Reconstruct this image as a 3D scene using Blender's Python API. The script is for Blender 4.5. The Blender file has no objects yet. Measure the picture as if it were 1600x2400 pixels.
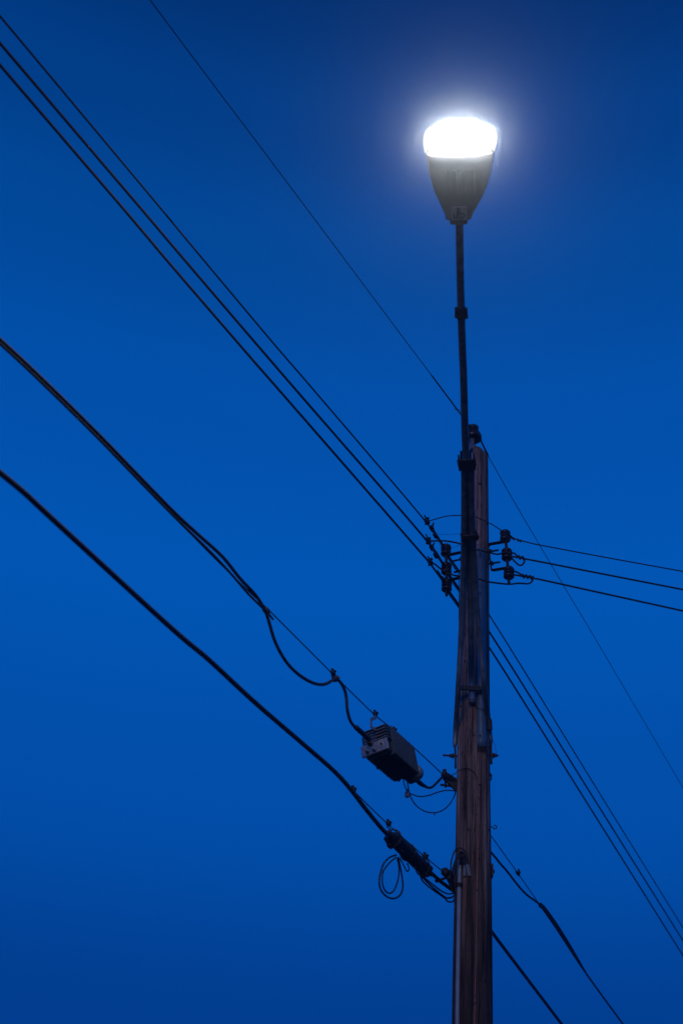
import bpy, math, random
from mathutils import Vector, Matrix
random.seed(7)
R_ = math.radians

# ------------------------------------------------------------------ scene, camera, light
scene = bpy.context.scene
COL = scene.collection
cam_data = bpy.data.cameras.new('camera')
cam_data.sensor_fit = 'VERTICAL'
cam_data.sensor_height = 36.0
cam_data.sensor_width = 24.0
cam_data.lens = 50.0
cam_data.clip_end = 3000
CAM = Vector((0, 0, 1.6))
PITCH, ROLL = 35.0, -4.05
CAM_ROT = Matrix.Rotation(R_(90 + PITCH), 3, 'X') @ Matrix.Rotation(R_(-ROLL), 3, 'Z')
cam = bpy.data.objects.new('camera', cam_data)
COL.objects.link(cam)
cam.matrix_world = Matrix.Translation(CAM) @ CAM_ROT.to_4x4()
cam_data.dof.use_dof = True
cam_data.dof.focus_distance = 10.4
cam_data.dof.aperture_fstop = 2.0
scene.camera = cam

SKY_STRENGTH = 1.0
SUN_DIR = Vector((-0.32, -0.92, 0.20)).normalized()      # towards the afterglow, behind the camera
world = bpy.data.worlds.new('World')
scene.world = world
world.use_nodes = True
wn, wl = world.node_tree.nodes, world.node_tree.links
wn.clear()
w_out = wn.new('ShaderNodeOutputWorld')
w_bg = wn.new('ShaderNodeBackground')
w_bg.inputs['Strength'].default_value = SKY_STRENGTH
w_sky = wn.new('ShaderNodeTexSky')
w_sky.sky_type = 'NISHITA'
w_sky.sun_disc = False
w_sky.sun_elevation = R_(-3.0)
w_sky.sun_rotation = math.atan2(SUN_DIR.x, SUN_DIR.y)
w_sky.ozone_density = 4.0
w_tint = wn.new('ShaderNodeMix'); w_tint.data_type = 'RGBA'; w_tint.blend_type = 'MULTIPLY'
w_tint.inputs[0].default_value = 1.0
# dusk tint by height above the horizon: darker earth shadow low down, deep blue overhead
w_tc = wn.new('ShaderNodeTexCoord')
w_sep = wn.new('ShaderNodeSeparateXYZ')
w_ramp = wn.new('ShaderNodeValToRGB')
RAMP = [(0.0, (0.0, 0.035, 0.21)), (0.26, (0.0, 0.048, 0.275)), (0.40, (0.0, 0.076, 0.39)),
        (0.53, (0.0, 0.091, 0.445)), (0.63, (0.0, 0.079, 0.395)), (0.71, (0.0, 0.064, 0.312)), (0.767, (0.0, 0.047, 0.242)), (0.82, (0.0, 0.030, 0.166)), (1.0, (0.0, 0.012, 0.09))]
els = w_ramp.color_ramp.elements
while len(els) < len(RAMP):
    els.new(0.5)
for e, (p, c) in zip(els, RAMP):
    e.position = p
    e.color = (*c, 1)
w_ramp.color_ramp.interpolation = 'EASE'
wl.new(w_tc.outputs['Generated'], w_sep.inputs[0])
wl.new(w_sep.outputs['Z'], w_ramp.inputs[0])
# a little of the physical sky modulates the tint
w_add = wn.new('ShaderNodeMix'); w_add.data_type = 'RGBA'; w_add.blend_type = 'ADD'
w_add.inputs[0].default_value = 0.05
wl.new(w_ramp.outputs[0], w_add.inputs[6])
wl.new(w_sky.outputs[0], w_add.inputs[7])
wl.new(w_add.outputs[2], w_bg.inputs['Color'])
wl.new(w_bg.outputs[0], w_out.inputs['Surface'])

sun_data = bpy.data.lights.new('sun', 'SUN')
sun_data.energy = 0.32
sun_data.angle = R_(20)
sun_data.color = (1.0, 0.72, 0.68)
sun = bpy.data.objects.new('sun', sun_data)
COL.objects.link(sun)
sun.location = (-8, -8, 20)
sun.rotation_euler = (-SUN_DIR).to_track_quat('-Z', 'Y').to_euler()

scene.view_settings.view_transform = 'Standard'
scene.view_settings.look = 'None'
scene.view_settings.exposure = 0.0
scene.view_settings.gamma = 1.0
scene.view_settings.use_curve_mapping = False
scene.cycles.use_denoising = True
scene.cycles.use_adaptive_sampling = False
scene.cycles.max_bounces = 6
scene.cycles.volume_bounces = 1
scene.cycles.sample_clamp_indirect = 4.0
scene.render.film_transparent = False

LAMP_EMIT = 165.0
HAZE_DENSITY = 0.0042
HAZE_G = 0.984

# ------------------------------------------------------------------ photograph pixel -> ray
FPX = 2400 * 50.0 / 36.0
def ray(px, py):                       # depth-normalised direction (1 m of depth per unit)
    return CAM_ROT @ Vector(((px - 800) / FPX, (1200 - py) / FPX, -1.0))
def at_depth(px, py, d): return CAM + ray(px, py) * d
def at_y(px, py, y): r = ray(px, py); return CAM + r * ((y - CAM.y) / r.y)
def at_z(px, py, z): r = ray(px, py); return CAM + r * ((z - CAM.z) / r.z)
class Plane:
    def __init__(self, p, n): self.p, self.n = Vector(p), Vector(n).normalized()
    def at(self, px, py):
        r = ray(px, py)
        return CAM + r * ((self.p - CAM).dot(self.n) / r.dot(self.n))
    def path(self, pts): return [self.at(*q) for q in pts]
def vplane(a, b):                      # vertical plane through two points
    d = b - a
    return Plane(a, (-d.y, d.x, 0))

# ------------------------------------------------------------------ mesh helpers
class MB:
    def __init__(self): self.v, self.f, self.s = [], [], []
    def add(self, vs, fs, smooth=True):
        o = len(self.v)
        self.v += [Vector(q) for q in vs]
        self.f += [tuple(i + o for i in q) for q in fs]
        self.s += [smooth] * len(fs)
        return self
    def tube(self, pts, r, seg=8, cap=True, flat=None):
        pts = [Vector(p) for p in pts]
        n = len(pts)
        rr = r if isinstance(r, (list, tuple)) else [r] * n
        t = [(pts[min(i + 1, n - 1)] - pts[max(i - 1, 0)]).normalized() for i in range(n)]
        ref = Vector((0, 0, 1)) if abs(t[0].z) < 0.9 else Vector((1, 0, 0))
        u = (ref - t[0] * ref.dot(t[0])).normalized()
        vs = []
        for i in range(n):
            u = (u - t[i] * u.dot(t[i])).normalized()
            w = t[i].cross(u)
            for k in range(seg):
                a = 2 * math.pi * k / seg
                vs.append(pts[i] + (u * math.cos(a) + w * math.sin(a)) * rr[i])
        fs = [(i * seg + k, i * seg + (k + 1) % seg, (i + 1) * seg + (k + 1) % seg, (i + 1) * seg + k)
              for i in range(n - 1) for k in range(seg)]
        if cap:
            fs.append(tuple(reversed(range(seg))))
            fs.append(tuple(range((n - 1) * seg, n * seg)))
        return self.add(vs, fs)
    def lathe(self, base, axis, prof, seg=20):        # prof: [(height, radius)]
        base, axis = Vector(base), Vector(axis).normalized()
        return self.tube([base + axis * (h + 1e-5 * i) for i, (h, _) in enumerate(prof)], [max(q, 1e-4) for _, q in prof], seg) if False else self._lathe(base, axis, prof, seg)
    def _lathe(self, base, axis, prof, seg):
        ref = Vector((0, 0, 1)) if abs(axis.z) < 0.9 else Vector((1, 0, 0))
        u = (ref - axis * ref.dot(axis)).normalized(); w = axis.cross(u)
        vs = []
        for h, q in prof:
            for k in range(seg):
                a = 2 * math.pi * k / seg
                vs.append(base + axis * h + (u * math.cos(a) + w * math.sin(a)) * max(q, 1e-4))
        n = len(prof)
        fs = [(i * seg + k, i * seg + (k + 1) % seg, (i + 1) * seg + (k + 1) % seg, (i + 1) * seg + k)
              for i in range(n - 1) for k in range(seg)]
        fs.append(tuple(reversed(range(seg)))); fs.append(tuple(range((n - 1) * seg, n * seg)))
        return self.add(vs, fs)
    def box(self, c, ax, size, bev=0.0):               # ax: three unit axes
        c = Vector(c); x, y, z = [Vector(a) for a in ax]
        hx, hy, hz = [s / 2 for s in size]
        b = min(bev, hx * 0.9, hy * 0.9, hz * 0.9)
        if b <= 0:
            vs = [c + x * (sx * hx) + y * (sy * hy) + z * (sz * hz) for sx in (-1, 1) for sy in (-1, 1) for sz in (-1, 1)]
            fs = [(0, 1, 3, 2), (4, 6, 7, 5), (0, 4, 5, 1), (2, 3, 7, 6), (0, 2, 6, 4), (1, 5, 7, 3)]
            return self.add(vs, fs, False)
        # chamfered box: 24 vertices
        idx, vs = {}, []
        for sx in (-1, 1):
            for sy in (-1, 1):
                for sz in (-1, 1):
                    for k, (dx, dy, dz) in enumerate(((0, b, b), (b, 0, b), (b, b, 0))):
                        idx[(sx, sy, sz, k)] = len(vs)
                        vs.append(c + x * sx * (hx - dx) + y * sy * (hy - dy) + z * sz * (hz - dz))
        I = lambda *a: idx[a]
        fs = []
        for s in (-1, 1):
            q = [(s, -1, -1, 0), (s, 1, -1, 0), (s, 1, 1, 0), (s, -1, 1, 0)]; q = [I(*a) for a in q]; fs.append(q if s > 0 else q[::-1])
            q = [(-1, s, -1, 1), (1, s, -1, 1), (1, s, 1, 1), (-1, s, 1, 1)]; q = [I(*a) for a in q]; fs.append(q[::-1] if s > 0 else q)
            q = [(-1, -1, s, 2), (1, -1, s, 2), (1, 1, s, 2), (-1, 1, s, 2)]; q = [I(*a) for a in q]; fs.append(q if s > 0 else q[::-1])
        for a in (-1, 1):
            for d in (-1, 1):
                fs.append((I(a, d, -1, 0), I(a, d, 1, 0), I(a, d, 1, 1), I(a, d, -1, 1)))
                fs.append((I(a, -1, d, 0), I(a, 1, d, 0), I(a, 1, d, 2), I(a, -1, d, 2)))
                fs.append((I(-1, a, d, 1), I(1, a, d, 1), I(1, a, d, 2), I(-1, a, d, 2)))
        for sx in (-1, 1):
            for sy in (-1, 1):
                for sz in (-1, 1):
                    fs.append(tuple(I(sx, sy, sz, k) for k in range(3)))
        return self.add(vs, fs, False)
    def bar(self, a, b, w, t, side, bev=0.002):        # flat bar a->b, width w along side, thickness t
        a, b = Vector(a), Vector(b); d = (b - a); L = d.length; d.normalize()
        s = (Vector(side) - d * Vector(side).dot(d)).normalized()
        return self.box((a + b) / 2, (d, s, d.cross(s)), (L, w, t), bev)

def smooth_path(pts, n=8):
    pts = [Vector(p) for p in pts]
    if len(pts) < 3: 
        return [pts[0].lerp(pts[-1], i / n) for i in range(n + 1)]
    P = [pts[0] * 2 - pts[1]] + pts + [pts[-1] * 2 - pts[-2]]
    out = []
    for i in range(1, len(P) - 2):
        for k in range(n):
            t = k / n
            a, b, c, d = P[i - 1], P[i], P[i + 1], P[i + 2]
            out.append(0.5 * ((2 * b) + (c - a) * t + (2 * a - 5 * b + 4 * c - d) * t * t + (3 * b - a - 3 * c + d) * t ** 3))
    out.append(pts[-1])
    return out
def resample(pts, step):
    out, acc = [pts[0]], 0.0
    for a, b in zip(pts, pts[1:]):
        L = (b - a).length
        k = step - acc
        while k < L:
            out.append(a.lerp(b, k / L)); k += step
        acc = (acc + L) % step if L + acc >= step else acc + L
    out.append(pts[-1])
    return out
def helix(a, b, r, pitch, seg=10, phase=0.0):
    a, b = Vector(a), Vector(b); d = b - a; L = d.length; d.normalize()
    ref = Vector((0, 0, 1)) if abs(d.z) < 0.9 else Vector((1, 0, 0))
    u = (ref - d * ref.dot(d)).normalized(); w = d.cross(u)
    n = max(4, int(L / pitch * seg))
    return [a + d * (L * i / n) + (u * math.cos(phase + 2 * math.pi * L * i / n / pitch) + w * math.sin(phase + 2 * math.pi * L * i / n / pitch)) * r for i in range(n + 1)]

BASE = {}
def thing(name, label, cat, loc, group=None):
    o = bpy.data.objects.new(name, None); COL.objects.link(o)
    o.empty_display_size = 0.1
    o.location = loc; BASE[o] = Vector(loc)
    o['label'] = label; o['category'] = cat
    if group: o['group'] = group
    return o
def part(name, mb, m, parent=None, loc=None, label=None):
    L = BASE[parent] if parent else Vector(loc if loc is not None else (0, 0, 0))
    me = bpy.data.meshes.new(name)
    me.from_pydata([v - L for v in mb.v], [], mb.f)
    me.polygons.foreach_set('use_smooth', mb.s)
    me.materials.append(M[m]); me.update()
    o = bpy.data.objects.new(name, me); COL.objects.link(o)
    BASE[o] = L
    if parent: o.parent = parent
    else: o.location = L
    if label: o['label'] = label
    return o
def single(name, mb, m, label, cat, loc, group=None):
    o = part(name, mb, m, None, loc)
    o['label'] = label; o['category'] = cat
    if group: o['group'] = group
    return o

# ------------------------------------------------------------------ materials
M = {}
def mat(name, col, rough=0.6, metal=0.0, var=0.25, scale=30, bump=0.0, stretch=(1, 1, 1), col2=None, spec=0.4):
    m = bpy.data.materials.new(name); m.use_nodes = True
    n, l = m.node_tree.nodes, m.node_tree.links
    b = n['Principled BSDF']
    b.inputs['Roughness'].default_value = rough; b.inputs['Metallic'].default_value = metal
    b.inputs['Specular IOR Level'].default_value = spec
    tc = n.new('ShaderNodeTexCoord'); mp = n.new('ShaderNodeMapping'); mp.inputs['Scale'].default_value = stretch
    nz = n.new('ShaderNodeTexNoise'); nz.inputs['Scale'].default_value = scale; nz.inputs['Detail'].default_value = 6
    rp = n.new('ShaderNodeValToRGB')
    c2 = col2 or tuple(c * (1 - var) for c in col)
    rp.color_ramp.elements[0].position = 0.35; rp.color_ramp.elements[1].position = 0.65
    rp.color_ramp.elements[0].color = (*c2, 1); rp.color_ramp.elements[1].color = (*[min(1, c * (1 + var * 0.5)) for c in col], 1)
    l.new(tc.outputs['Object'], mp.inputs[0]); l.new(mp.outputs[0], nz.inputs[0]); l.new(nz.outputs[0], rp.inputs[0])
    l.new(rp.outputs[0], b.inputs['Base Color'])
    if bump:
        bp = n.new('ShaderNodeBump'); bp.inputs['Strength'].default_value = bump; bp.inputs['Distance'].default_value = 0.004
        l.new(nz.outputs[0], bp.inputs['Height']); l.new(bp.outputs[0], b.inputs['Normal'])
    M[name] = m
    return m
mat('galvanised', (0.145, 0.205, 0.275), 0.42, 0.35, 0.35, 22)
mat('steel_dark', (0.05, 0.046, 0.044), 0.6, 0.5, 0.4, 60, 0.2)
mat('rusty_steel', (0.075, 0.055, 0.045), 0.7, 0.4, 0.5, 50, 0.3, col2=(0.06, 0.028, 0.016))
mat('porcelain', (0.035, 0.020, 0.016), 0.22, 0.0, 0.2, 12)
mat('rubber', (0.018, 0.018, 0.02), 0.6, 0.0, 0.3, 40)
mat('weathered_jacket', (0.030, 0.029, 0.030), 0.65, 0.0, 0.4, 25, 0.1)
mat('copper', (0.45, 0.20, 0.13), 0.45, 0.8, 0.3, 40)
mat('aluminium_wire', (0.09, 0.09, 0.10), 0.5, 0.7, 0.3, 80)
mat('plastic_grey', (0.30, 0.33, 0.36), 0.4, 0.0, 0.12, 9)
mat('pvc_pale', (0.24, 0.31, 0.40), 0.38, 0.0, 0.12, 8)
mat('guard_plastic', (0.075, 0.16, 0.26), 0.42, 0.0, 0.2, 7)
mat('cast_aluminium', (0.28, 0.30, 0.33), 0.45, 0.6, 0.2, 40, 0.1)
mat('amp_body', (0.028, 0.040, 0.055), 0.5, 0.4, 0.2, 30, 0.1)
mat('amp_fin', (0.065, 0.095, 0.125), 0.45, 0.4, 0.2, 30)
mat('lamp_paint', (0.30, 0.30, 0.31), 0.45, 0.1, 0.08, 14)
mat('lamp_dark', (0.16, 0.15, 0.13), 0.6, 0.3, 0.2, 20)
mat('label_white', (0.78, 0.79, 0.82), 0.5, 0.0, 0.04, 10)
mat('label_ink', (0.015, 0.016, 0.02), 0.6, 0.0, 0.1, 10)
mat('ground_soil', (0.055, 0.06, 0.035), 0.95, 0.0, 0.5, 0.6)
def emit(name, col, s):
    m = bpy.data.materials.new(name); m.use_nodes = True
    n, l = m.node_tree.nodes, m.node_tree.links
    n.clear()
    o = n.new('ShaderNodeOutputMaterial'); e = n.new('ShaderNodeEmission')
    e.inputs[0].default_value = (*col, 1); e.inputs[1].default_value = s
    l.new(e.outputs[0], o.inputs[0]); M[name] = m
emit('lens_glow', (1.0, 0.93, 0.86), LAMP_EMIT)
emit('lens_rim_glow', (1.0, 0.97, 0.80), 0.62)

def wood():
    m = bpy.data.materials.new('weathered_wood'); m.use_nodes = True
    n, l = m.node_tree.nodes, m.node_tree.links
    b = n['Principled BSDF']; b.inputs['Roughness'].default_value = 0.88; b.inputs['Specular IOR Level'].default_value = 0.2
    tc = n.new('ShaderNodeTexCoord')
    def noise(scale, stretch, detail=6, rough=0.6):
        mp = n.new('ShaderNodeMapping'); mp.inputs['Scale'].default_value = stretch
        t = n.new('ShaderNodeTexNoise'); t.inputs['Scale'].default_value = scale
        t.inputs['Detail'].default_value = detail; t.inputs['Roughness'].default_value = rough
        l.new(tc.outputs['Object'], mp.inputs[0]); l.new(mp.outputs[0], t.inputs[0])
        return t
    def ramp(src, stops):
        r = n.new('ShaderNodeValToRGB')
        while len(r.color_ramp.elements) < len(stops): r.color_ramp.elements.new(0.5)
        for e, (p, c) in zip(r.color_ramp.elements, stops):
            e.position = p; e.color = (*c, 1)
        l.new(src, r.inputs[0]); return r
    def mix(kind, a, c, f):
        x = n.new('ShaderNodeMix'); x.data_type = 'RGBA'; x.blend_type = kind
        if isinstance(f, float): x.inputs[0].default_value = f
        else: l.new(f, x.inputs[0])
        l.new(a, x.inputs[6]); l.new(c, x.inputs[7]); return x
    broad = noise(3.0, (4, 4, 0.35), 4)
    grain = noise(11.0, (4.5, 4.5, 0.11), 9, 0.72)
    fine = noise(90.0, (3, 3, 0.10), 4)
    base = ramp(broad.outputs[0], [(0.3, (0.155, 0.105, 0.085)), (0.5, (0.29, 0.205, 0.175)), (0.7, (0.43, 0.345, 0.33))])
    streak = ramp(grain.outputs[0], [(0.37, (0.22, 0.19, 0.18)), (0.47, (0.72, 0.69, 0.68)), (0.60, (1.25, 1.22, 1.22))])
    c1 = mix('MULTIPLY', base.outputs[0], streak.outputs[0], 1.0)
    # light painted into the wood colour by height: lower part dimmed, top brightened
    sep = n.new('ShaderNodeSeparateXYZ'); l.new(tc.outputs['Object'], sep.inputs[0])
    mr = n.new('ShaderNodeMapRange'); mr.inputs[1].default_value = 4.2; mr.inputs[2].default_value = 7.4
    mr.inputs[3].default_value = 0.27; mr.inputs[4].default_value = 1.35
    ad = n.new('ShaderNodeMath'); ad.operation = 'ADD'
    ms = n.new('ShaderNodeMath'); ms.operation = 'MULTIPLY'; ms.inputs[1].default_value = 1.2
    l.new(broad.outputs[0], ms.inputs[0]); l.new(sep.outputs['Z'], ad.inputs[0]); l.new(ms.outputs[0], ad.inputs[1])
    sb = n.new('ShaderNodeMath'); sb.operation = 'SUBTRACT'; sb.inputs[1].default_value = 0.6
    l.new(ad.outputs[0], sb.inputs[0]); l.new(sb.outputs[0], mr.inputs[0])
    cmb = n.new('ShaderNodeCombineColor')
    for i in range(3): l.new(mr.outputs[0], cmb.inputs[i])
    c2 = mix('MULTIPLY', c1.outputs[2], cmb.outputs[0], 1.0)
    ck = noise(6.0, (4.5, 4.5, 0.085), 7, 0.62)
    cr_ = ramp(ck.outputs[0], [(0.470, (1, 1, 1)), (0.492, (0.10, 0.08, 0.08)), (0.500, (0.10, 0.08, 0.08)), (0.512, (1, 1, 1))])
    c2 = mix('MULTIPLY', c2.outputs[2], cr_.outputs[0], 0.9)
    # knots and checks
    vo = n.new('ShaderNodeTexVoronoi'); vo.inputs['Scale'].default_value = 9.0
    mp = n.new('ShaderNodeMapping'); mp.inputs['Scale'].default_value = (1.6, 1.6, 0.75)
    l.new(tc.outputs['Object'], mp.inputs[0]); l.new(mp.outputs[0], vo.inputs[0])
    kn = ramp(vo.outputs[0], [(0.06, (0.10, 0.08, 0.07)), (0.12, (1, 1, 1))])
    c3 = mix('MULTIPLY', c2.outputs[2], kn.outputs[0], 1.0)
    vp = n.new('ShaderNodeTexVoronoi'); vp.inputs['Scale'].default_value = 34.0
    mp2 = n.new('ShaderNodeMapping'); mp2.inputs['Scale'].default_value = (1.5, 1.5, 0.55)
    l.new(tc.outputs['Object'], mp2.inputs[0]); l.new(mp2.outputs[0], vp.inputs[0])
    pk = ramp(vp.outputs[0], [(0.10, (0.22, 0.18, 0.16)), (0.20, (1, 1, 1))])
    c3 = mix('MULTIPLY', c3.outputs[2], pk.outputs[0], 0.8)
    # rust-orange lichen round the very top
    lz = n.new('ShaderNodeMapRange'); lz.inputs[1].default_value = TOPZ - 0.16; lz.inputs[2].default_value = TOPZ + 0.02
    l.new(sep.outputs['Z'], lz.inputs[0])
    ln = noise(38.0, (1, 1, 1), 3)
    lr = ramp(ln.outputs[0], [(0.52, (0, 0, 0)), (0.60, (1, 1, 1))])
    lm = n.new('ShaderNodeMath'); lm.operation = 'MULTIPLY'
    l.new(lz.outputs[0], lm.inputs[0]); l.new(lr.outputs[0], lm.inputs[1])
    oc = n.new('ShaderNodeRGB'); oc.outputs[0].default_value = (0.30, 0.13, 0.03, 1)
    c4 = mix('MIX', c3.outputs[2], oc.outputs[0], lm.outputs[0])
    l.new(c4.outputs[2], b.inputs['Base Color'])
    bp = n.new('ShaderNodeBump'); bp.inputs['Strength'].default_value = 0.7; bp.inputs['Distance'].default_value = 0.006
    sm = n.new('ShaderNodeMath'); sm.operation = 'ADD'
    l.new(grain.outputs[0], sm.inputs[0]); l.new(fine.outputs[0], sm.inputs[1])
    l.new(sm.outputs[0], bp.inputs['Height']); l.new(bp.outputs[0], b.inputs['Normal'])
    M['wood'] = m

# ------------------------------------------------------------------ the pole's place (distance from its girth)
PY = 9.0
_lo, _hi = at_y(1106.5, 2400, PY), at_y(1112.5, 1075, PY)
def axis(z):                                            # pole axis point at height z
    t = (z - _lo.z) / (_hi.z - _lo.z)
    return Vector((_lo.x + (_hi.x - _lo.x) * t, PY, z))
TOPZ = at_y(1128, 1052, PY - 0.05).z
def prad(z): return 0.1255 - 0.0052 * (z - 4.0)
def zof(py, y=PY): return at_y(1110, py, y).z
def front(px, py, off=0.0):                             # point on the pole's camera side under a pixel
    y = PY - 0.11
    for _ in range(6):
        p = at_y(px, py, y); c = axis(p.z); r = prad(p.z) + off
        dx = max(-r * 0.999, min(r * 0.999, p.x - c.x))
        y = PY - math.sqrt(r * r - dx * dx)
    return at_y(px, py, y)
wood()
GROUND_Z = 0.0
POLE_BASE = axis(GROUND_Z)

# ------------------------------------------------------------------ setting
g = MB(); S = 280
N = 28
vs, fs = [], []
for i in range(N + 1):
    for j in range(N + 1):
        x, y = -S + 2 * S * i / N, -S + 2 * S * j / N
        vs.append((x, y, 0.0))
for i in range(N):
    for j in range(N):
        a = i * (N + 1) + j
        fs.append((a, a + N + 1, a + N + 2, a + 1))
g.add(vs, fs)
ground = part('ground', g, 'ground_soil', None, (0, 0, 0))
ground['kind'] = 'structure'

# ------------------------------------------------------------------ utility pole
pole = thing('utility_pole', 'tall weathered wooden utility pole carrying the wires and street lamp', 'utility pole', POLE_BASE)
mb = MB(); seg = 96; rows = 150
from mathutils import noise as mnoise
vs, fs = [], []
checks = [(random.uniform(0, 6.283), random.uniform(3.2, 8.0), random.uniform(0.4, 1.4), random.uniform(0.006, 0.016)) for _ in range(64)]
for i in range(rows + 1):
    t = i / rows
    z0 = GROUND_Z + (TOPZ - GROUND_Z) * t if i else GROUND_Z - 0.3
    for k in range(seg):
        a = 2 * math.pi * k / seg
        z = z0
        c = axis(z); r = prad(z)
        r += 0.0055 * mnoise.noise(Vector((math.cos(a) * 3, math.sin(a) * 3, z * 0.6)))
        r += 0.0032 * mnoise.noise(Vector((math.cos(a) * 14, math.sin(a) * 14, z * 0.9)))
        for ca, cz, cl, cd in checks:
            da = abs((a - ca - 0.05 * math.sin(z * 2) + math.pi) % (2 * math.pi) - math.pi)
            if da < 0.07 and abs(z - cz) < cl:
                r -= cd * (1 - da / 0.07) * (1 - abs(z - cz) / cl)
        if i == rows:                                   # rough slanting cut at the top
            z = z0 - 0.045 * math.cos(a) - 0.03 * abs(mnoise.noise(Vector((math.cos(a) * 9, math.sin(a) * 9, 3.3))))
            r -= 0.006
        vs.append((c.x + math.cos(a) * r, c.y + math.sin(a) * r, z))
for i in range(rows):
    for k in range(seg):
        fs.append((i * seg + k, i * seg + (k + 1) % seg, (i + 1) * seg + (k + 1) % seg, (i + 1) * seg + k))
fs.append(tuple(range(rows * seg, (rows + 1) * seg)))
mb.add(vs, fs)
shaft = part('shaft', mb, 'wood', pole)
def nail(px, py, r=0.007, m='steel_dark', nm='nail'):
    p = front(px, py); c = axis(p.z); d = (p - c); d.z = 0; d.normalize()
    part(nm, MB().lathe(p - d * 0.012, d, [(0, r * 0.6), (0.012, r * 0.6), (0.012, r), (0.017, r * 0.8), (0.0175, 0.0)], 8), m, pole)
for px, py, r in ((1123, 1134, .011), (1141, 1229, .012), (1127, 1185, .006), (1088, 1488, .008), (1089, 1550, .009), (1094, 1629, .007), (1080, 1655, .008),
                  (1108, 1722, .012), (1124, 1839, .009), (1096, 1944, .010), (1144, 1945, .009), (1135, 1313, .006), (1138, 1500, .006), (1102, 1500, .006), (1111, 2350, .013)):
    nail(px, py, r)
# copper ground wire stapled down the face of the pole
gw = [front(x, y, 0.004) for x, y in ((1121, 1860), (1121, 1925), (1120, 2000), (1117, 2085), (1116, 2160), (1114.5, 2230), (1113, 2300), (1111, 2400))]
low = gw[-1]
gw += [Vector((low.x, low.y - 0.001 * i, low.z - 0.5 * i)) + Vector((0, -0.004 * i, 0)) for i in range(1, 5)] 
part('ground_wire', MB().tube(smooth_path(gw, 6), 0.0022, 6), 'copper', pole)
for py, px in ((1870, 1121), (1990, 1120.4), (2086, 1117), (2210, 1115), (2330, 1112.4)):
    p = front(px, py, 0.005)
    part('staple', MB().tube([p + Vector((-.008, .01, 0)), p + Vector((-.007, -.002, 0)), p + Vector((0, -.005, 0)), p + Vector((.007, -.002, 0)), p + Vector((.008, .01, 0))], 0.0022, 6), 'steel_dark', pole)
# dark tar-like cable strapped straight down the middle
cb = [front(x, y, 0.006) for x, y in ((1099, 2056), (1101, 2110), (1103, 2180), (1104, 2260), (1103, 2330), (1101, 2400))]
cb += [cb[-1] + Vector((0, -0.004 * i, -0.6 * i)) for i in range(1, 5)]
part('down_cable', MB().tube(smooth_path(cb, 6), 0.006, 8), 'rubber', pole)
# half-round plastic guard nailed to the face
mb = MB(); gx = [(1128, 1288), (1128, 1400), (1128.5, 1520), (1129, 1640), (1129.5, 1752)]
cl = smooth_path([front(x, y) for x, y in gx], 8)
vs, fs = [], []; ns = 14
for p in cl:
    c = axis(p.z); d = (p - c); d.z = 0; d.normalize(); s = Vector((0, 0, 1)).cross(d)
    for k in range(ns + 1):
        a = math.pi * (k / ns) - math.pi / 2
        vs.append(p - d * 0.012 + s * (math.sin(a) * 0.036) + d * (math.cos(a) * 0.034))
for i in range(len(cl) - 1):
    for k in range(ns):
        q = i * (ns + 1) + k
        fs.append((q, q + ns + 1, q + ns + 2, q + 1))
fs.append(tuple(range(ns + 1))); fs.append(tuple(reversed(range((len(cl) - 1) * (ns + 1), len(cl) * (ns + 1)))))
mb.add(vs, fs)
guard = thing('cable_guard', 'bluish grey half-round cable guard nailed to the face of the pole', 'cable guard', cl[-1])
part('shell', mb, 'guard_plastic', guard)
for px, py in ((1124.5, 1298), (1123, 1391), (1124, 1724)):
    p = front(px, py, 0.024)
    part('nail', MB().lathe(p, (0, -1, 0), [(0, .004), (0.006, .007), (0.010, .005), (0.0105, 0)], 8), 'steel_dark', guard)
sp = [cl[-1] + Vector((x, -0.012, -0.006)) for x in (-0.03, -0.012, 0.008, 0.026)]
mbb = MB()
for q in sp: mbb.tube([q + Vector((0, 0.004, 0.02)), q, q + Vector((0.002, 0.004, -0.03))], 0.006, 7)
part('cable_end', mbb, 'rubber', guard)

# ------------------------------------------------------------------ street lamp on an upswept arm coming towards the camera
ARM_END_D = 8.66
TR = 0.0245
lamp_root_p = front(1105.5, 1645, 0.02)
lamp = thing('street_lamp', 'lit LED street lamp on a long upswept grey tube arm in front of the pole', 'street lamp', lamp_root_p)
arm_px = [(1076, 521, 8.66), (1077, 600, 8.78), (1079.2, 700, 8.94), (1082.2, 800, 9.09), (1085.5, 880, 9.21), (1088.6, 1000, 9.40), (1091.5, 1075, 9.52),
          (1095.5, 1190, 9.68), (1099.5, 1300, 9.80), (1101.5, 1400, 9.87), (1103.2, 1500, 9.90)]
arm = [at_depth(*q) for q in arm_px] + [front(1104.4, 1590, 0.045), front(1105.5, 1645, 0.03)]
armp = smooth_path(arm, 8)
main = part('arm_tube', MB().tube(armp, TR, 20), 'galvanised', lamp)
lb_px = [(1087.0, 1078, 9.47), (1087.6, 1190, 9.63), (1087.2, 1290, 9.75), (1084.6, 1380, 9.82), (1079.5, 1500, 9.84), (1074, 1600, 9.80)]
rb_px = [(1103.5, 1078, 9.47), (1104.2, 1190, 9.63), (1109.0, 1290, 9.75), (1114.8, 1400, 9.82), (1124, 1500, 9.84), (1133.5, 1600, 9.80)]
lbp = [at_depth(*q) for q in lb_px] + [at_y(1067.5, 1700, PY - 0.05), at_y(1065, 1752, PY - 0.01)]
rbp = [at_depth(*q) for q in rb_px] + [at_y(1144, 1690, PY - 0.05), at_y(1149.5, 1744, PY - 0.01)]
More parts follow.
